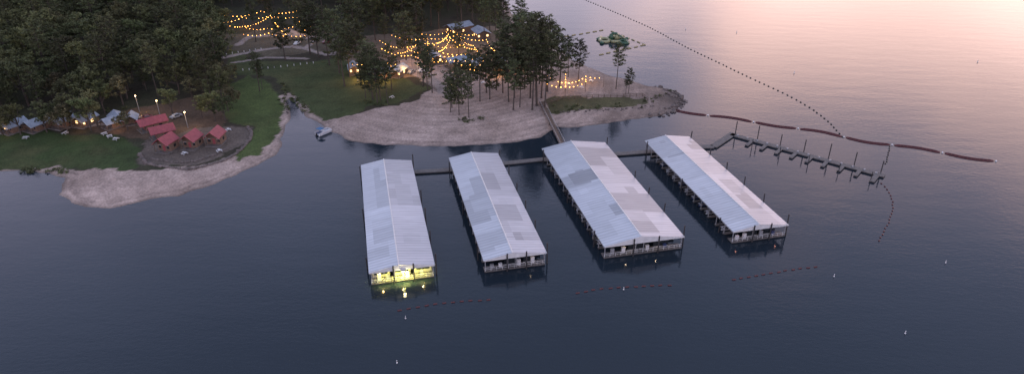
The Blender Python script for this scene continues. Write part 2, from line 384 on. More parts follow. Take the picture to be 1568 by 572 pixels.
# ------------------------------------------------------------------ boats
def runabout(hullmat,canopy):
    mb=MB(); st=[]
    for y,w,zb,zt in ((0,1.05,-.1,.75),(1.5,1.15,-.15,.78),(3.2,1.1,-.15,.85),(4.6,.75,0,.95),(5.6,.3,.3,1.05),(6.0,.03,.6,1.08)):
        st.append([(-w,y,zt),(-w*.85,y,(zt+zb)/2),(0,y,zb),(w*.85,y,(zt+zb)/2),(w,y,zt)])
    vs=[p for r in st for p in r]; fs=[]
    for i in range(5):
        for j in range(4): fs.append((i*5+j,i*5+j+1,(i+1)*5+j+1,(i+1)*5+j))
    fs.append((0,1,2,3,4)); mb.add(vs,fs,hullmat)
    mb.add([st[3][0],st[3][4],st[4][4],st[5][2],st[4][0]],[(0,1,2,3,4)],'boatwhite')
    mb.box(-.95,.95,.3,3.7,.3,.4,'deck'); mb.box(-.9,-.2,.4,1.0,.4,.8,'boatwhite'); mb.box(.2,.9,.4,1.0,.4,.8,'boatwhite')
    mb.box(.3,.8,2.6,3.1,.4,1.05,'navy')
    mb.add([(-.95,3.3,.9),(.95,3.3,.9),(.8,3.0,1.5),(-.8,3.0,1.5)],[(0,1,2,3)],'glass')
    mb.box(-.2,.2,-.5,-.05,.1,1.15,'float')
    if canopy:
        mb.box(-1.05,1.05,1.0,3.0,1.95,2.02,canopy)
        for x in(-1,1):
            for y in(1.1,2.9): mb.tube((x,y,.8),(x,y,1.95),.03,.03,'steel',4)
    return mb.mesh('motor_boat_mesh')
BOATS=[runabout('boatwhite',None),runabout('navy','blue'),runabout('boatwhite','blue'),runabout('navy',None)]
# pontoon boat
mb=MB()
for x in(-.95,.95): mb.path([(x,-.2,.1),(x,5.6,.1),(x,6.2,.3)],[.32,.32,.05],'steel',8)
mb.box(-1.25,1.25,0,6,.42,.52,'boatwhite')
for x in(-1.22,1.22):
    mb.box(x-.03,x+.03,.1,5.8,.55,1.15,'boatwhite')
mb.box(-1.2,1.2,5.75,5.8,.55,1.15,'boatwhite')
mb.box(-1.1,-.5,.4,2.5,.52,.95,'navy'); mb.box(.5,1.1,3.5,5.5,.52,.95,'boatwhite'); mb.box(.4,1.0,2.3,2.8,.52,1.3,'boatwhite')
mb.box(-1.2,1.2,.6,2.6,2.3,2.38,'blue')
for x in(-1.15,1.15):
    for y in(.7,2.5): mb.tube((x,y,1.1),(x,y,2.3),.03,.03,'steel',4)
mb.box(-.2,.2,-.5,-.1,.1,1.1,'float')
x,y=G(486,208); mb.obj('pontoon_boat',loc=(x,y,0),rot=R(-35))

# ------------------------------------------------------------------ covered docks
rm=bpy.data.materials.new('metal_roof_sheet'); rm.use_nodes=True; nt=rm.node_tree; b=nt.nodes['Principled BSDF']
vc=nt.nodes.new('ShaderNodeVertexColor'); vc.layer_name='Col'
tc=nt.nodes.new('ShaderNodeTexCoord'); wv=nt.nodes.new('ShaderNodeTexWave'); wv.bands_direction='Y'; wv.inputs['Scale'].default_value=.26; wv.inputs['Distortion'].default_value=0
nt.links.new(tc.outputs['Object'],wv.inputs['Vector'])
mr=nt.nodes.new('ShaderNodeMapRange'); mr.inputs['To Min'].default_value=.86; mr.inputs['To Max'].default_value=1.04
nt.links.new(wv.outputs['Fac'],mr.inputs['Value'])
# water-run streaks running down the slope
mps=nt.nodes.new('ShaderNodeMapping'); mps.inputs['Scale'].default_value=(.12,1.6,1); nt.links.new(tc.outputs['Object'],mps.inputs['Vector'])
nz=nt.nodes.new('ShaderNodeTexNoise'); nz.inputs['Scale'].default_value=1.0; nz.inputs['Detail'].default_value=5; nt.links.new(mps.outputs[0],nz.inputs['Vector'])
m2=nt.nodes.new('ShaderNodeMapRange'); m2.inputs['From Min'].default_value=.3; m2.inputs['From Max'].default_value=.7; m2.inputs['To Min'].default_value=.89; m2.inputs['To Max'].default_value=1.06
nt.links.new(nz.outputs['Fac'],m2.inputs['Value'])
mu=nt.nodes.new('ShaderNodeMath'); mu.operation='MULTIPLY'; nt.links.new(mr.outputs[0],mu.inputs[0]); nt.links.new(m2.outputs[0],mu.inputs[1])
vm=nt.nodes.new('ShaderNodeVectorMath'); vm.operation='SCALE'; nt.links.new(vc.outputs['Color'],vm.inputs[0]); nt.links.new(mu.outputs[0],vm.inputs['Scale'])
nt.links.new(vm.outputs[0],b.inputs['Base Color']); b.inputs['Metallic'].default_value=.35; b.inputs['Roughness'].default_value=.48
bp=nt.nodes.new('ShaderNodeBump'); bp.inputs['Strength'].default_value=.3; bp.inputs['Distance'].default_value=.05; nt.links.new(wv.outputs['Fac'],bp.inputs['Height']); nt.links.new(bp.outputs[0],b.inputs['Normal'])
M['roof']=rm
ROT=math.atan2(.222,.975)
def dock(loc,W,L,rf,seed,lit=False,dark=0.5):
    random.seed(seed)
    root=empty('covered_boat_dock',(loc[0],loc[1],0),ROT)
    E=4.0; RZ=E+W*.085; rx=W*rf
    # roof
    mb=MB(); nS=int(L); rows=4
    for side in(0,1):
        tone=np.full((nS,rows),1.0)
        for _ in range(12):
            a=random.randrange(nS); l=random.randint(4,14); r0=random.choice([0,0,0,2,1]); r1=random.choice([rows,rows,2,3])
            tone[a:a+l,r0:max(r1,r0+1)]=random.uniform(dark,1.08)
        far=int(nS*.5); tone[far:]*=.90   # far half slightly darker, toward the shore end
        for i in range(nS):
            for r in range(rows):
                if side==0: xa=-.35+(rx+.35)*r/rows; xb=-.35+(rx+.35)*(r+1)/rows; za=E+(RZ-E)*r/rows; zb=E+(RZ-E)*(r+1)/rows
                else: xa=rx+(W+.35-rx)*r/rows; xb=rx+(W+.35-rx)*(r+1)/rows; za=RZ-(RZ-E)*r/rows; zb=RZ-(RZ-E)*(r+1)/rows
                t=.55*tone[i,r]*random.uniform(.98,1.02); y0=-.4+(L+.8)*i/nS; y1=-.4+(L+.8)*(i+1)/nS
                cc=(t*.93,t*.98,t*1.05) if side==0 else (t*.97,t*.96,t*1.0)  # dusk light tinted into the sheets: bluish left slope, warmer right
                mb.add([(xa,y0,za),(xb,y0,zb),(xb,y1,zb),(xa,y1,za)],[(0,1,2,3)],'roof',cc)
    mb.obj('roof',root)
    mb=MB(); mb.tube((rx,-.45,RZ+.02),(rx,L+.45,RZ+.02),.18,.18,'white',6)
    for x in(-.35,W+.35): mb.box(x-.06,x+.06,-.42,L+.42,E-.32,E-.01,'steel')
    for y in(-.36,L+.36):
        mb.add([(-.3,y,E-.3),(W+.3,y,E-.3),(W+.3,y,E-.02),(rx,y,RZ-.06),(-.3,y,E-.02)],[(0,1,2,3,4)],'white')
    mb.obj('ridge_and_fascia',root)
    # frame
    mb=MB(); n=13; ps=[.25+(L-.5)*i/n for i in range(n+1)]
    for y in ps:
        for x in(.15,W-.15,rx-1.1,rx+1.1): mb.box(x-.09,x+.09,y-.09,y+.09,.3,E-.1,'steel')
        mb.box(0,W,y-.06,y+.06,E-.35,E-.2,'steel')
    mb.obj('frame',root)
    # decks
    mb=MB(); z0,z1=.28,.5
    def dk(x0,x1,y0,y1):
        mb.box(x0,x1,y0,y1,z0,z1,'deck'); mb.box(x0+.08,x1-.08,y0+.08,y1-.08,-.3,z0-.003,'float')
    dk(rx-1.25,rx+1.25,2.2,L-2.2); dk(-.1,W+.1,-.1,2.2); dk(-.1,W+.1,L-2.2,L+.1)
    for i,y in enumerate(ps[1:-1]):
        dk(0,rx-1.252,y-.45,y+.45); dk(rx+1.252,W,y-.45,y+.45)
    mb.obj('decking',root)
    # end railing, lockers, screens
    mb=MB(); xx=0
    while xx<W:
        mb.box(xx,xx+.07,-.06,.01,.5,1.55,'white'); xx+=1.5
    mb.box(0,W,-.055,.005,1.5,1.57,'white'); mb.box(0,W,-.05,.0,1.0,1.05,'white')
    for x0 in (W*.1,W*.24,W*.55,W*.78): mb.box(x0,x0+.9,.9,1.5,.5,random.uniform(1.2,2.3),random.choice(['white','steel','navy']))
    if lit:
        for x0,x1 in((.3,W*.3),(W*.36,W*.64),(W*.70,W-.3)):
            mb.box(x0,x1,2.3,2.38,.5,3.5,'hullwall')
            mb.box(x0+.5,x1-.5,2.25,2.298,1.4,2.6,'glass')
    else:
        for x0 in (W*.33,W*.66):
            mb.box(x0,x0+W*.2,1.75,1.82,.5,.62,'white'); mb.box(x0,x0+W*.2,1.75,1.82,2.3,2.42,'white'); mb.box(x0+.1,x0+W*.2-.1,1.77,1.80,.62,2.3,'glass')
    for x0 in(.05,W*.5,W-.05): mb.tube((x0,-.02,1.57),(x0,-.02,E-.3),.05,.05,'steel',5)
    mb.obj('end_platform_fittings',root)
    # pilings
    mb=MB()
    for y in (1,L*.22,L*.4,L*.58,L*.76,L-.5):
        if random.random()<.85: mb.tube((W+.75,y+random.uniform(-1,1),-3),(W+.78,y,E+random.uniform(1.6,2.6)),.19,.19,'pile',8)
    for y in (L*.1,L*.5,L*.95): mb.tube((-.75,y,-3),(-.75,y,E+random.uniform(.2,1.4)),.17,.17,'pile',8)
    for x in (W*.36,W*.68): mb.tube((x,-.55,-3),(x,-.55,E+1.3),.18,.18,'pile',8)
    mb.obj('pilings',root)
    # boats in slips
    ax=Vector((-math.sin(ROT),math.cos(ROT),0)); pr=Vector((math.cos(ROT),math.sin(ROT),0)); o0=Vector((loc[0],loc[1],0))
    for i in range(n):
        ym=(ps[i]+ps[i+1])/2
        if i==0 or i==n-1: continue
        for side in(0,1):
            if random.random()<.72:
                if side==0: p=o0+pr*.5+ax*ym; rot=ROT-math.pi/2
                else: p=o0+pr*(W-.5)+ax*ym; rot=ROT+math.pi/2
                s=min(1.0,(rx-1.8)/6.3) if side==0 else min(1.0,(W-rx-1.8)/6.3)
                inst('motor_boat',random.choice(BOATS),(p.x,p.y,0),rot,s)
    return root,o0,pr,ax
specs=[((-34.4,136.6),15.3,60,.45,21,.8),((-6.8,141.9),15.6,60,.45,22,.68),((24.0,148.2),21.6,61,.45,23,.56),((59.3,155.5),15.8,60,.45,24,.6)]
D=[dock(a,w,l,rf,s,lit=(s==21),dark=dk_) for a,w,l,rf,s,dk_ in specs]
def lamp(name,loc,power,col,rad=.25,parent=None,typ='POINT'):
    l=bpy.data.lights.new(name,typ); l.energy=power; l.color=col; 
    if typ!='AREA': l.shadow_soft_size=rad
    o=bpy.data.objects.new(name,l); scene.collection.objects.link(o); o.location=loc
    if parent: o.parent=parent
    return o
# lit end of first dock (fixtures under the eave)
root=D[0][0]; mb=MB()
mb.box(7.5,8.1,-.95,-.7,3.45,3.58,'lamp'); mb.box(7.35,8.25,-.98,-.35,3.62,3.7,'steel')
for x in (2.6,7.6,12.6): mb.box(x-.5,x+.5,1.35,1.65,3.5,3.58,'glow_win')
lamp('dock_floodlight',(7.8,-1.1,3.2),450,(1,.88,.45),.3,root)
for x in(2.6,7.6,12.6): lamp('dock_interior_light',(x,1.5,3.3),210,(1,.84,.38),.12,root)
for x,pw in ((7.8,5200),(3.2,1500),(12.4,1500)):
    sp=lamp('water_glow_spot',(x,-.9,3.3),pw,(.85,.80,.16),.14,root,'SPOT'); sp.data.spot_size=R(135); sp.data.spot_blend=.9; sp.rotation_euler=(R(24),0,0)  # yellow-green spots added to stand in for the murky water's glow
    mb.box(x-.14,x+.14,-.9+.2,-.9+.4,3.42,3.6,'steel')
mb.obj('floodlight_fixture',root)
for k,x in ((2,6.5),(2,15),(3,2),(3,14),(1,12)):
    lamp('dock_end_light',(x,.6,3.2),45 if k==2 else 14,(1,.75,.5) if k!=3 else (1,.4,.3),.15,D[k][0])
    m_=MB(); m_.octa((x,.2,3.4),.1,'glow_win'); m_.obj('end_lamp',D[k][0])

# ------------------------------------------------------------------ walkways and pier
def deckseg(mb,p,q,w=2.4):
    mb.seg(p,q,w,.30,.55,'deck'); mb.seg(p,q,w-.2,-.3,.297,'float')
mb=MB()
A=G(630,265);B1=G(688,261);deckseg(mb,A,(B1[0]+2,B1[1]))
deckseg(mb,G(768,252),G(845,244)); deckseg(mb,G(936,238),G(1003,233)); deckseg(mb,G(858,244),G(863,225),2.2)
deckseg(mb,G(1062,227),G(1092,226)); 
p=G(1092,226);q=G(1122,206); deckseg(mb,p,q,2.6)
mb.obj('floating_walkway')
mb=MB(); p=Vector(G(1119,207)); q=Vector(G(1354,271)); d=(q-p).normalized(); nrm=Vector((d.y,-d.x)); Lp=(q-p).length
deckseg(mb,p,q,2.4)
nf=9
for i in range(nf):
    t=Lp*(.16+.80*i/(nf-1)); a=p+d*t+nrm*1.203; e=a+nrm*(4.6 if i<nf-1 else 5.5); deckseg(mb,a,e,1.2 if i<nf-1 else 1.6)
for i in range(7):
    t=Lp*(.02+.95*i/6); a=p+d*t-nrm*1.45; h=random.uniform(4.6,6.2); mb.tube((a.x,a.y,-3),(a.x,a.y,h),.17,.17,'pile',7)
for i in range(5):
    t=Lp*(.2+.75*i/4); a=p+d*t+nrm*6.1; mb.tube((a.x,a.y,-3),(a.x,a.y,3.4),.12,.12,'pile',7)
for i in range(14):
    a=p+d*(Lp*(.05+.9*i/13)); mb.box(a.x-.3,a.x+.3,a.y-.2,a.y+.2,.55,1.0,'steel')
mb.obj('floating_finger_pier')
# gangway bridge with rails
mb=MB(); a=GT(829,158); b_=G(862,224,.6); a=Vector((a[0],a[1],a[2]+.5)); b_=Vector((b_[0],b_[1],.75)); N=18
dv=(b_-a); side=Vector((-dv.y,dv.x,0)).normalized()
for i in range(N):
    p0=a+dv*i/N;p1=a+dv*(i+1)/N
    vs=[p0+side*.9,p0-side*.9,p1-side*.9,p1+side*.9]; vs+=[v+Vector((0,0,.15)) for v in vs]
    mb.add(vs,[(0,3,2,1),(4,5,6,7),(0,1,5,4),(1,2,6,5),(2,3,7,6),(3,0,4,7)],'wood')
    for s_ in(.88,-.88):
        mb.tube(p0+side*s_,p0+side*s_+Vector((0,0,1.25)),.06,.06,'steel',5); mb.tube(p0+side*s_+Vector((0,0,1.25)),p1+side*s_+Vector((0,0,1.25)),.06,.06,'steel',5); mb.tube(p0+side*s_+Vector((0,0,.2)),p1+side*s_+Vector((0,0,1.2)),.035,.035,'steel',4)
    if i%4==1:
        for s_ in(.8,-.8): mb.tube(p0+side*s_+Vector((0,0,-3)),p0+side*s_,.14,.14,'pile',6)
mb.obj('gangway_bridge')

# ------------------------------------------------------------------ floating booms and buoy lines
def polyline(pts,step):
    out=[]; acc=0
    for p,q in zip(pts[:-1],pts[1:]):
        p=Vector(p);q=Vector(q);L=(q-p).length; t=acc
        while t<L: out.append((p+(q-p)*(t/L),(q-p).normalized())); t+=step
        acc=t-L
    return out
def smooth(pts,n=8):
    P=[Vector(p) for p in pts]; out=[]
    for i in range(len(P)-1):
        a=P[max(i-1,0)];b=P[i];c=P[i+1];d=P[min(i+2,len(P)-1)]
        for k in range(n):
            t=k/n; out.append(.5*((2*b)+(c-a)*t+(2*a-5*b+4*c-d)*t*t+(3*b-a-3*c+d)*t**3))
    out.append(P[-1]); return out
boom=[(1028,168),(1084,177),(1154,187),(1222,197),(1292,210),(1366,222),(1443,234),(1525,247)]
for bi,(a,b_) in enumerate(zip(boom[:-1],boom[1:])):
    p=Vector(G(*a));q=Vector(G(*b_)); d=(q-p).normalized(); n=Vector((-d.y,d.x)); L=(q-p).length; mb=MB()
    bow=random.uniform(.5,1.3)*(1 if bi%2 else -1)
    for off in(-.68,.68):
        pts=[]
        for k in range(13):
            t=k/12; c=p+d*(.8+(L-1.6)*t)+n*(off*min(1,8*min(t,1-t)+.3)+bow*math.sin(t*3.1)); pts.append((c.x,c.y,.08))
        mb.path(pts,.21,'boomfloat',8)
    for k in range(12):
        t=(k+.5)/12; c=p+d*(.8+(L-1.6)*t)+n*bow*math.sin(t*3.1); mb.box(c.x-.1,c.x+.1,c.y-.1,c.y+.1,.05,.25,'boomfloat')
    mb.ball((q.x,q.y,.15),.3,'buoy_w'); mb.obj('floating_boom',smooth=False)
def floats(name,px,step,ln,r,k,sm=True):
    pts=GA(px); pts=smooth(pts) if sm else pts; mb=MB()
    mb.path([(p[0],p[1],-.01) for p in pts],.025,'cable',4)
    for c,d in polyline(pts,step):
        jx=random.uniform(-.12,.12); x=c.x+jx;y=c.y-jx; d=(d+Vector((random.uniform(-.12,.12),random.uniform(-.12,.12)))).normalized()
        mb.path([(x-d.x*ln/2,y-d.y*ln/2,.06),(x-d.x*ln*.4,y-d.y*ln*.4,.06),(x+d.x*ln*.4,y+d.y*ln*.4,.06),(x+d.x*ln/2,y+d.y*ln/2,.06)],[r*.4,r,r,r*.4],k,7)
    mb.obj(name)
floats('red_buoy_line',[(612,475),(660,466),(710,461),(757,458)],2.1,1.0,.2,'redfloat')
floats('red_buoy_line',[(884,448),(930,441),(985,438),(1030,436)],2.1,1.0,.2,'redfloat')
floats('red_buoy_line',[(1124,428),(1165,421),(1210,413),(1250,408)],2.1,1.0,.2,'redfloat')
floats('buoy_line',[(880,-6),(920,10),(960,27),(1000,45),(1050,72),(1100,96),(1150,120),(1200,143),(1240,165),(1270,188),(1290,210)],2.9,.6,.3,'float')
floats('buoy_line',[(1362,224),(1360,236),(1356,252)],2.0,.6,.26,'float')
floats('buoy_line',[(1350,281),(1360,292),(1367,312),(1364,332),(1352,357),(1345,372)],2.0,.55,.22,'redfloat')
for seg_ in ([(868,56),(927,46)],[(938,49),(990,70)],[(984,70),(920,84)]):
    floats('swim_area_rope',seg_,4.6,2.8,.4,'yellow',False)
def buoy(px,py,s=1):
    mb=MB(); mb.path([(0,0,-.3),(0,0,.15),(0,0,.3),(0,0,1.2),(0,0,1.35)],[.2,.28,.16,.14,.03],'buoy_w',8); mb.path([(0,0,.75),(0,0,.9)],.15,'redfloat',8)
    x,y=G(px,py); mb.obj('marker_buoy',loc=(x,y,0)).scale=(s,s,s)
for a in [(621,487),(608,555),(955,443),(1277,423),(1386,510),(1448,402),(1497,95),(1050,45),(1216,112),(1128,50)]: buoy(a[0],a[1],.6 if a[1]>200 else .8)

# ------------------------------------------------------------------ inflatable water park
mb=MB(); cx,cy=G(940,62)
def ring(x,y,r,t,k,sy=1):
    mb.path([(cx+x+r*math.cos(a),cy+y+sy*r*math.sin(a),t*.5) for a in [i*2*math.pi/16 for i in range(16)]],t,k,8,closed=True)
ring(-5,-1,2.6,.8,'inf_yel',1.3); ring(4.5,-4,2.4,.8,'inf_green',1.2); ring(3,5,2.0,.7,'inf_yel')
mb.path([(cx-3,cy+2,.6),(cx,cy+6,.8),(cx+3,cy+8,.6)],.8,'inf_yel',8); mb.path([(cx-2,cy-4,.6),(cx+2.4,cy-5,.6)],.8,'inf_yel',8)
mb.path([(cx-1.5,cy,.3),(cx-1.5,cy,3.5)],[1.6,.9],'inf_green',8); mb.path([(cx+1.5,cy,.3),(cx+1.5,cy,3.5)],[1.5,.9],'inf_yel',8)
mb.path([(cx-1.5,cy,3.6),(cx+1.5,cy,3.6)],.7,'inf_green',8)
mb.add([(cx+1,cy-.9,3.6),(cx+1,cy+.9,3.6),(cx+6.5,cy+.9,.3),(cx+6.5,cy-.9,.3)],[(0,1,2,3)],'inf_yel')
for s_ in(-1,1): mb.path([(cx+1,cy+s_,3.7),(cx+6.5,cy+s_,.4)],.3,'inf_green',7)
for x,y in((-8,1),(-7,-6),(7,2),(1,-8)): mb.ball((cx+x,cy+y,.5),1.2,'inf_green',sz=.6)
mb.path([(cx-6,cy+5,.5),(cx-8,cy+2,.5)],.6,'inf_yel',8)
mb.path([(cx+5,cy-6,.6),(cx+5,cy-6,2.8)],[1.3,.2],'inf_green',8)
mb.obj('inflatable_water_park',smooth=True)

# ------------------------------------------------------------------ buildings
def cabin(px,py,w,dp,hh,rot,roof,name='red_roof_cabin',porch=True,lit=False,rh=1.6,walls=True):
    x,y,z=GT(px,py); root=empty(name,(x,y,z),rot)
    mb=MB(); mb.box(-w/2-.2,w/2+.2,-1.9 if porch else -.2,dp+.2,-.6,.35,'deck')
    if walls: mb.box(-w/2,w/2,0,dp,.35,hh,'tan_wall'); mb.add([(-w/2,0,hh),(w/2,0,hh),(0,0,hh+rh*.93)],[(0,1,2)],'tan_wall'); mb.add([(-w/2,dp,hh),(w/2,dp,hh),(0,dp,hh+rh*.93)],[(2,1,0)],'tan_wall')
    mb.obj('walls',root)
    mb=MB(); y0=-2.0 if porch else -.4; y1=dp+.4; ov=.45
    for s_ in(-1,1):
        xs=s_*(w/2+ov); ze=hh-ov*rh/(w/2)+.05
        nst=max(4,int((y1-y0)/.6))
        for i in range(nst):
            a=y0+(y1-y0)*i/nst; c=y0+(y1-y0)*(i+1)/nst-.06
            mb.add([(xs,a,ze),(0,a,hh+rh),(0,c,hh+rh),(xs,c,ze)],[(0,1,2,3)],roof); mb.add([(xs,c,ze+.0),(0,c,hh+rh),(0,c+.03,hh+rh+.05),(xs,c+.03,ze+.05),(0,c+.06,hh+rh),(xs,c+.06,ze)],[(0,1,2,3),(3,2,4,5)],roof)
        mb.add([(xs,y0,ze),(0,y0,hh+rh),(0,y0,hh+rh-.2),(xs,y0,ze-.2)],[(0,1,2,3)],roof); mb.add([(xs,y0,ze),(xs,y1,ze),(xs,y1,ze-.15),(xs,y0,ze-.15)],[(0,1,2,3)],roof)
    mb.obj('roof',root)
    mb=MB()
    if porch or not walls:
        for xx in(-w/2+.1,w/2-.1):
            mb.box(xx-.08,xx+.08,-1.8,-1.64,.35,hh-.0,'wood')
            if not walls: mb.box(xx-.08,xx+.08,dp-.1,dp+.06,.35,hh,'wood')
        mb.box(-w/2,-.6,-1.8,-1.72,1.15,1.25,'wood'); mb.box(.6,w/2,-1.8,-1.72,1.15,1.25,'wood')
        for k in range(5):
            for s_ in(-1,1): xx=s_*(.7+k*(w/2-.8)/5); mb.box(xx-.03,xx+.03,-1.78,-1.74,.35,1.15,'wood')
        mb.box(-w/2,w/2,-1.85,-1.65,hh-.2,hh,'wood')
    if walls:
        mb.box(-.45,.45,-.05,0.02,.36,2.4,'red_roof' if roof=='red_roof' else 'wood'); k='glow_win' if lit else 'glass'
        for xx in(-w*.33,w*.33): mb.box(xx-.45,xx+.45,-.04,.02,1.2,2.2,k); mb.box(xx-.52,xx+.52,-.03,.02,2.2,2.3,'white')
        for s_ in(-1,1):
            xa=s_*w/2; mb.box(min(xa,xa+.04*s_),max(xa,xa+.04*s_),dp*.4,dp*.4+1.1,1.2,2.2,k)
    mb.obj('porch_and_openings',root)
    return root
for a in ((253,232,4.8,4.6,3.6,R(-14)),(292,227,4.8,4.6,3.6,R(-8)),(329,222,4.8,4.6,3.6,R(-2))): cabin(*a,'red_roof',rh=2.0)
cabin(240,212,5,6,3.0,R(-52),'red_roof'); cabin(222,200,5,6,3.0,R(-46),'red_roof'); cabin(234,197,4.5,5,3.0,R(-50),'red_roof')
for a in ((14,203,6,6,2.8,R(-30)),(50,201,5.5,6,2.8,R(-24)),(90,196,5.5,6,2.8,R(-18)),(125,194,5,6,2.8,R(-15)),(-40,206,6,7,2.8,R(-25)),(-95,208,6,7,2.8,R(-25))): cabin(*a,'pale_roof',name='metal_roof_cabin',lit=a[0]==125)
for a in ((168,196,5,6,2.6,R(-35)),(184,190,5,5,2.6,R(40)),(203,190,3.6,4,2.4,R(20))): cabin(*a,'pale_roof',name='tent_cabin')
cabin(570,120,6,11,3.2,R(-75),'pale_roof',name='lodge_building',lit=True); cabin(606,118,5,7,3.0,R(-20),'pale_roof',name='lodge_building',lit=True)
cabin(543,114,4.5,6,3,R(15),'pale_roof',name='lodge_building',lit=True)
cabin(690,104,7,10,3.4,R(-60),'pale_roof',name='picnic_pavilion',walls=False); cabin(668,98,6,7,3,R(20),'pale_roof',name='lodge_building',lit=True); cabin(765,112,6,8,3,R(-30),'pale_roof',name='lodge_building',lit=True); cabin(780,104,6,7,3,R(10),'pale_roof',name='lodge_building',lit=True)
cabin(690,52,8,12,3.6,R(-50),'pale_roof',name='lodge_building',lit=True); cabin(740,60,7,9,3.4,R(20),'pale_roof',name='lodge_building',lit=True); cabin(722,108,5,7,3,R(-30),'pale_roof',name='lodge_building',lit=True)
# terrace wall of rocks
mb=MB(); random.seed(3)
def rocks(pts,step,rmin,rmax,jit=.4):
    for c,d in polyline(smooth([Vector(p) for p in pts],5),step):
        x=c.x+random.uniform(-jit,jit);y=c.y+random.uniform(-jit,jit); r=random.uniform(rmin,rmax); z=hz(x,y)
        o=len(mb.v); mb.ball((x,y,z+r*.25),r,'rock',sz=.7,seg=7,rings=4)
        for k in range(o,len(mb.v)):
            v=mb.v[k]; mb.v[k]=(v[0]+random.uniform(-.2,.2)*r,v[1]+random.uniform(-.2,.2)*r,v[2]+random.uniform(-.15,.15)*r)
rocks(GA([(214,236),(226,251),(258,256),(290,258),(322,250),(346,243),(366,230),(380,215),(385,203),(378,194)],1.2),.75,.45,.8,.2)
rocks(GA([(232,244),(262,248),(292,247),(325,238),(350,226)],1.2),.9,.35,.6,.2)
mb.obj('rock_retaining_wall')
mb=MB(); rocks(GA([(1000,178),(1025,173),(1040,166),(1046,157),(1041,146),(1020,137),(1003,133)]),.9,.4,1.0,1.6); rocks(GA([(1020,170),(1040,158),(1030,145)]),1.0,.3,.8,2.2); mb.obj('shoreline_rocks')
mb=MB(); rocks(GA([(860,172),(900,169),(960,166),(1005,160)],1),1.8,.3,.6,1.0); rocks(GA([(445,152),(438,160),(443,175)],0),1.5,.3,.5,.6); mb.obj('shoreline_rocks')
def fence(name,px,h=1.2,sp=2.6,k='wood',rails=(.5,1.0),r=.07):
    pts=[Vector(GT(*p)) for p in px]; mb=MB()
    for a,b_ in zip(pts[:-1],pts[1:]):
        n=max(1,int((b_-a).length/sp))
        for i in range(n+1):
            p=a+(b_-a)*i/n; z=hz(p.x,p.y); mb.tube((p.x,p.y,z-.3),(p.x,p.y,z+h),r*1.3,r*1.2,k,6)
            if i<n:
                q=a+(b_-a)*(i+1)/n; zq=hz(q.x,q.y)
                for rr in rails: mb.tube((p.x,p.y,z+rr*h),(q.x,q.y,zq+rr*h),r,r,k,4)
    mb.obj(name)
fence('wooden_fence',[(836,160),(862,152),(925,149),(984,148),(992,154)],1.3,2.4,r=.1)
fence('wooden_fence',[(836,160),(840,166)],1.3)
fence('post_row',[(372,108),(420,104),(480,97)],.8,2.6,'white',(),.16)
fence('post_row',[(338,85),(400,76)],.8,2.6,'white',(),.16)
fence('split_rail_fence',[(640,112),(668,140)],1.1,2.5)
# picnic tables
pm=MB(); pm.box(-.9,.9,-.38,.38,.72,.78,'white')
for s_ in(-1,1):
    pm.box(-.9,.9,s_*.75-.14,s_*.75+.14,.43,.48,'white')
    for x in(-.65,.65): pm.tube((x,s_*.8,0),(x,s_*.2,.72),.05,.05,'white',4)
pm=pm.mesh('picnic_table_mesh')
for a in [(168,210),(178,214),(160,206),(283,236),(245,209),(350,200),(336,232),(600,150),(715,130),(740,128),(905,125),(890,135),(870,130),(100,205),(40,212)]:
    x,y,z=GT(*a); inst('picnic_table',pm,(x,y,z),random.uniform(0,3),1.0)
# notice board on beach
mb=MB(); x,y,z=GT(690,156)
for s_ in(-1,1): mb.tube((s_*.9,0,-.2),(s_*.9,0,2.4),.08,.08,'wood',5)
mb.box(-1,1,-.05,.05,1.2,2.4,'white'); mb.obj('notice_board',loc=(x,y,z))
# parked cars
def carmesh(k):
    mb=MB(); prof=[(-2.2,.35),(-2.25,.85),(-1.3,1.0),(-.7,1.5),(.9,1.5),(1.7,1.0),(2.2,.95),(2.2,.35)]
    n=len(prof); vs=[(x,-.88 if z<1.1 else -.7,z) for x,z in prof]+[(x,.88 if z<1.1 else .7,z) for x,z in prof]
    fs=[tuple(range(n))[::-1],tuple(range(n,2*n))]+[(i,(i+1)%n,n+(i+1)%n,n+i) for i in range(n)]
    mb.add(vs,fs,k); mb.add([(-1.22,-.8,1.04),(-1.22,.8,1.04),(-.74,.68,1.47),(-.74,-.68,1.47)],[(3,2,1,0)],'glass')
    for s_ in(-1,1):
        mb.add([(-1.1,s_*.885,1.02),(1.4,s_*.885,1.02),(.9,s_*.74,1.42),(-.65,s_*.74,1.42)],[(0,1,2,3)],'glass')
        for x in(-1.4,1.4): mb.tube((x,s_*.7,.34),(x,s_*.92,.34),.34,.34,'tire',12)
    return mb.mesh('car_mesh')
CARS=[carmesh('white'),carmesh('carred'),carmesh('steel')]
for i,a in enumerate([(455,68),(500,66),(630,112),(646,110),(225,182),(270,180)]):
    x,y,z=GT(*a); inst('parked_car',CARS[i%3],(x,y,z),random.uniform(0,3),1)

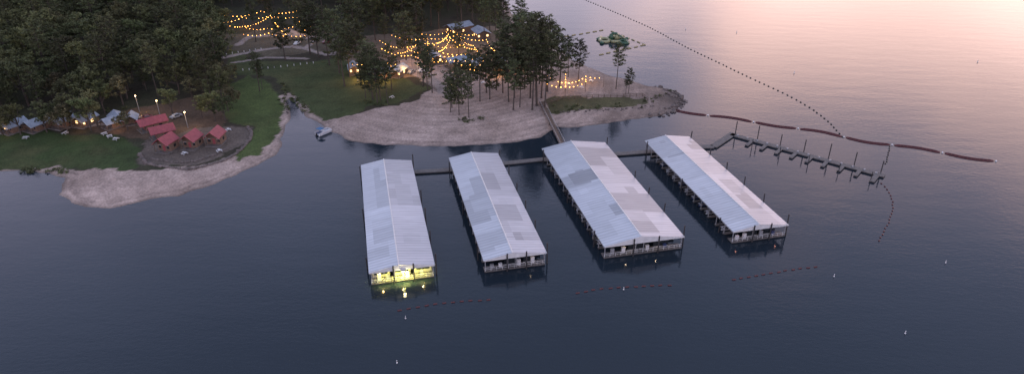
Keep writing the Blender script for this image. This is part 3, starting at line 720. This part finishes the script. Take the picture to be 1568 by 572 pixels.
# ------------------------------------------------------------------ string lights
def strings(name,lines,h=5.5,sp=1.9,sag=1.2,r=.16):
    mb=MB()
    for ln in lines:
        P=[Vector((*G(a,b_,h+1),0)) for a,b_ in ln]
        P=[Vector((p.x,p.y,hz(p.x,p.y)+h)) for p in P]
        for p in P: mb.tube((p.x,p.y,p.z-h-.2),(p.x,p.y,p.z+.1),.08,.06,'wood',5)
        for p,q in zip(P[:-1],P[1:]):
            L=(q-p).length; n=max(3,int(L/sp)); sg=min(sag,L*.08); pts=[]
            for i in range(n+1):
                t=i/n; c=p+(q-p)*t; c.z-=sg*4*t*(1-t); pts.append(c)
                if i<n: mb.octa((c.x,c.y,c.z-.18),r*random.uniform(.7,1.3),'bulb')
            mb.path(pts,.02,'cable',3)
    mb.obj(name)
strings('string_lights',[[(332,40),(372,33),(415,30),(455,31),(498,28)],[(337,38),(372,46),(410,48),(455,44),(482,45)],[(374,57),(412,55),(440,58),(474,57)],[(415,30),(440,58)],[(372,46),(415,30)],[(455,31),(474,57)],[(345,30),(400,24),(460,22)]],sag=1.4)
strings('string_lights',[[(582,66),(620,76),(655,84),(700,88)],[(600,58),(655,62),(700,56),(745,63)],[(610,85),(640,70),(690,62),(730,78)],[(655,62),(655,84)],[(690,62),(672,82),(720,84)],[(700,56),(725,72),(745,90)],[(620,76),(655,62)],[(640,92),(690,96),(740,86)],[(640,55),(690,50),(735,54)],[(665,72),(690,75),(715,68)],[(585,78),(630,88),(670,92)],[(690,50),(668,70)],[(745,63),(760,80),(800,98)]],sag=1.4)
strings('string_lights',[[(540,100),(575,95),(612,98)],[(548,108),(585,104),(612,98)],[(700,102),(740,96),(775,92),(805,98)],[(745,86),(775,92)],[(720,110),(760,106),(800,108)],[(575,95),(590,110)]],sag=1.2)
strings('string_lights',[[(838,118),(866,128),(897,118),(925,118)],[(838,130),(866,134),(897,127)],[(866,115),(866,134)],[(897,118),(897,127)]],h=4.5,sag=2.0)
warm=(1,.5,.14)
for px,py,pw,hh in [(560,124,1500,4),(592,124,1200,3),(640,98,900,5),(668,84,1500,5),(700,90,1200,5),(690,70,1100,5),(725,76,900,5),(762,116,1000,4),(790,110,900,4),(430,50,1100,5),(465,50,900,5),(380,44,900,5),(622,114,1000,4),(868,126,800,4),(900,124,700,4),(690,46,900,5),(548,120,700,3),(610,76,900,5),(125,200,200,3),(184,200,250,3),(14,207,120,3)]:
    x,y,z=GT(px,py); lamp('warm_lamp',(x,y-1,z+hh),pw*.95,warm,.3)
def streetlamp(px,py,h,pw):
    x,y,z=GT(px,py); root=empty('street_lamp',(x,y,z),R(-60)); mb=MB(); mb.tube((0,0,-.3),(0,0,h),.12,.08,'steel',8); mb.path([(0,0,h),(.5,0,h+.35),(1.3,0,h+.4)],.06,'steel',6)
    mb.box(1.1,1.8,-.15,.15,h+.36,h+.5,'steel'); mb.obj('pole',root); m=MB(); m.ball((1.45,0,h+.28),.24,'lamp'); m.obj('lantern',root)
    lamp('light',(1.45,0,h-.1),pw,(1,.6,.25),.2,root)
streetlamp(214,172,7,700); streetlamp(288,196,6.5,800); streetlamp(548,124,5,500); streetlamp(640,118,6,500); streetlamp(245,176,6,300); streetlamp(690,150,6,150)

# ------------------------------------------------------------------ sky + sun
SUNAZ=R(62); SUNEL=R(6)   # the low sun itself sits to the right, behind cloud
def dirv(az,el): return Vector((math.sin(az)*math.cos(el),math.cos(az)*math.cos(el),math.sin(el)))
S=dirv(SUNAZ,SUNEL)
w=bpy.data.worlds.new('World'); scene.world=w; w.use_nodes=True; nt=w.node_tree; N=nt.nodes; Lk=nt.links
bg=N['Background']; bg.inputs['Strength'].default_value=1.0
sky=N.new('ShaderNodeTexSky'); sky.sky_type='NISHITA'; sky.sun_disc=False; sky.sun_elevation=SUNEL; sky.sun_rotation=SUNAZ
tc=N.new('ShaderNodeTexCoord'); nrm=N.new('ShaderNodeVectorMath'); nrm.operation='NORMALIZE'; Lk.new(tc.outputs['Generated'],nrm.inputs[0])
sx=N.new('ShaderNodeSeparateXYZ'); Lk.new(nrm.outputs[0],sx.inputs[0])
zc=N.new('ShaderNodeMath'); zc.operation='ADD'; zc.inputs[1].default_value=.18; Lk.new(sx.outputs['Z'],zc.inputs[0])
zm=N.new('ShaderNodeMath'); zm.operation='MAXIMUM'; zm.inputs[1].default_value=.1; Lk.new(zc.outputs[0],zm.inputs[0])
iv=N.new('ShaderNodeMath'); iv.operation='DIVIDE'; iv.inputs[0].default_value=1; Lk.new(zm.outputs[0],iv.inputs[1])
cp=N.new('ShaderNodeVectorMath'); cp.operation='SCALE'; Lk.new(nrm.outputs[0],cp.inputs[0]); Lk.new(iv.outputs[0],cp.inputs['Scale'])
nz=N.new('ShaderNodeTexNoise'); nz.inputs['Scale'].default_value=1.5; nz.inputs['Detail'].default_value=5; nz.inputs['Roughness'].default_value=.5; Lk.new(cp.outputs[0],nz.inputs['Vector'])
rp=N.new('ShaderNodeValToRGB'); Lk.new(sx.outputs['Z'],rp.inputs[0]); cr=rp.color_ramp
st=[(0,(.66,.53,.56)),(.2,(.60,.52,.63)),(.36,(.41,.395,.545)),(.5,(.25,.28,.42)),(.62,(.172,.205,.31)),(1,(.20,.22,.30))]
while len(cr.elements)<len(st): cr.elements.new(.5)
for e,(p_,c_) in zip(cr.elements,st): e.position=p_; e.color=(*c_,1)
sc1=N.new('ShaderNodeVectorMath'); sc1.operation='SCALE'; sc1.inputs['Scale'].default_value=3.0; Lk.new(rp.outputs[0],sc1.inputs[0])
# glow on the clouds toward the sunset, flattened along the horizon
K=1.8
fl=N.new('ShaderNodeVectorMath'); fl.operation='MULTIPLY'; fl.inputs[1].default_value=(1,1,K); Lk.new(nrm.outputs[0],fl.inputs[0])
fn=N.new('ShaderNodeVectorMath'); fn.operation='NORMALIZE'; Lk.new(fl.outputs[0],fn.inputs[0])
Sg=dirv(R(38),R(8)); S2=Vector((Sg.x,Sg.y,Sg.z*K)).normalized()
dt=N.new('ShaderNodeVectorMath'); dt.operation='DOT_PRODUCT'; dt.inputs[1].default_value=S2; Lk.new(fn.outputs[0],dt.inputs[0])
nadd=N.new('ShaderNodeMath'); nadd.operation='MULTIPLY_ADD'; nadd.inputs[1].default_value=.4; Lk.new(nz.outputs['Fac'],nadd.inputs[0]); Lk.new(dt.outputs['Value'],nadd.inputs[2])
gl=N.new('ShaderNodeMapRange'); gl.interpolation_type='SMOOTHSTEP'; gl.inputs['From Min'].default_value=1.03; gl.inputs['From Max'].default_value=1.17; Lk.new(nadd.outputs[0],gl.inputs['Value'])
gc=N.new('ShaderNodeVectorMath'); gc.operation='SCALE'; gc.inputs[0].default_value=(2.1,1.05,.42); Lk.new(gl.outputs[0],gc.inputs['Scale'])
ad=N.new('ShaderNodeVectorMath'); ad.operation='ADD'; Lk.new(sc1.outputs[0],ad.inputs[0]); Lk.new(gc.outputs[0],ad.inputs[1])
cm=N.new('ShaderNodeMapRange'); cm.inputs['From Min'].default_value=.35; cm.inputs['From Max'].default_value=.65; cm.inputs['To Min'].default_value=.84; cm.inputs['To Max'].default_value=1.1; Lk.new(nz.outputs['Fac'],cm.inputs['Value'])
mm=N.new('ShaderNodeVectorMath'); mm.operation='SCALE'; Lk.new(ad.outputs[0],mm.inputs[0]); Lk.new(cm.outputs[0],mm.inputs['Scale'])
ns=N.new('ShaderNodeVectorMath'); ns.operation='SCALE'; ns.inputs['Scale'].default_value=.015; Lk.new(sky.outputs[0],ns.inputs[0])
fin=N.new('ShaderNodeVectorMath'); fin.operation='ADD'; Lk.new(mm.outputs[0],fin.inputs[0]); Lk.new(ns.outputs[0],fin.inputs[1])
Lk.new(fin.outputs[0],bg.inputs['Color'])
sl=bpy.data.lights.new('sun','SUN'); sl.energy=.3; sl.angle=R(14); sl.color=(1,.74,.62)
so=bpy.data.objects.new('sun',sl); scene.collection.objects.link(so); so.rotation_euler=(-S).to_track_quat('-Z','Y').to_euler(); so.location=(200,300,150)
# ------------------------------------------------------------------ camera
cam=bpy.data.cameras.new('camera'); co=bpy.data.objects.new('camera',cam); scene.collection.objects.link(co)
co.location=(0,0,H); co.rotation_euler=(math.pi/2-PITCH,0,0); cam.sensor_width=36; cam.lens=36*F/1568; cam.clip_end=20000; cam.clip_start=1
scene.camera=co
scene.view_settings.view_transform='Standard'; scene.view_settings.look='None'; scene.view_settings.exposure=0
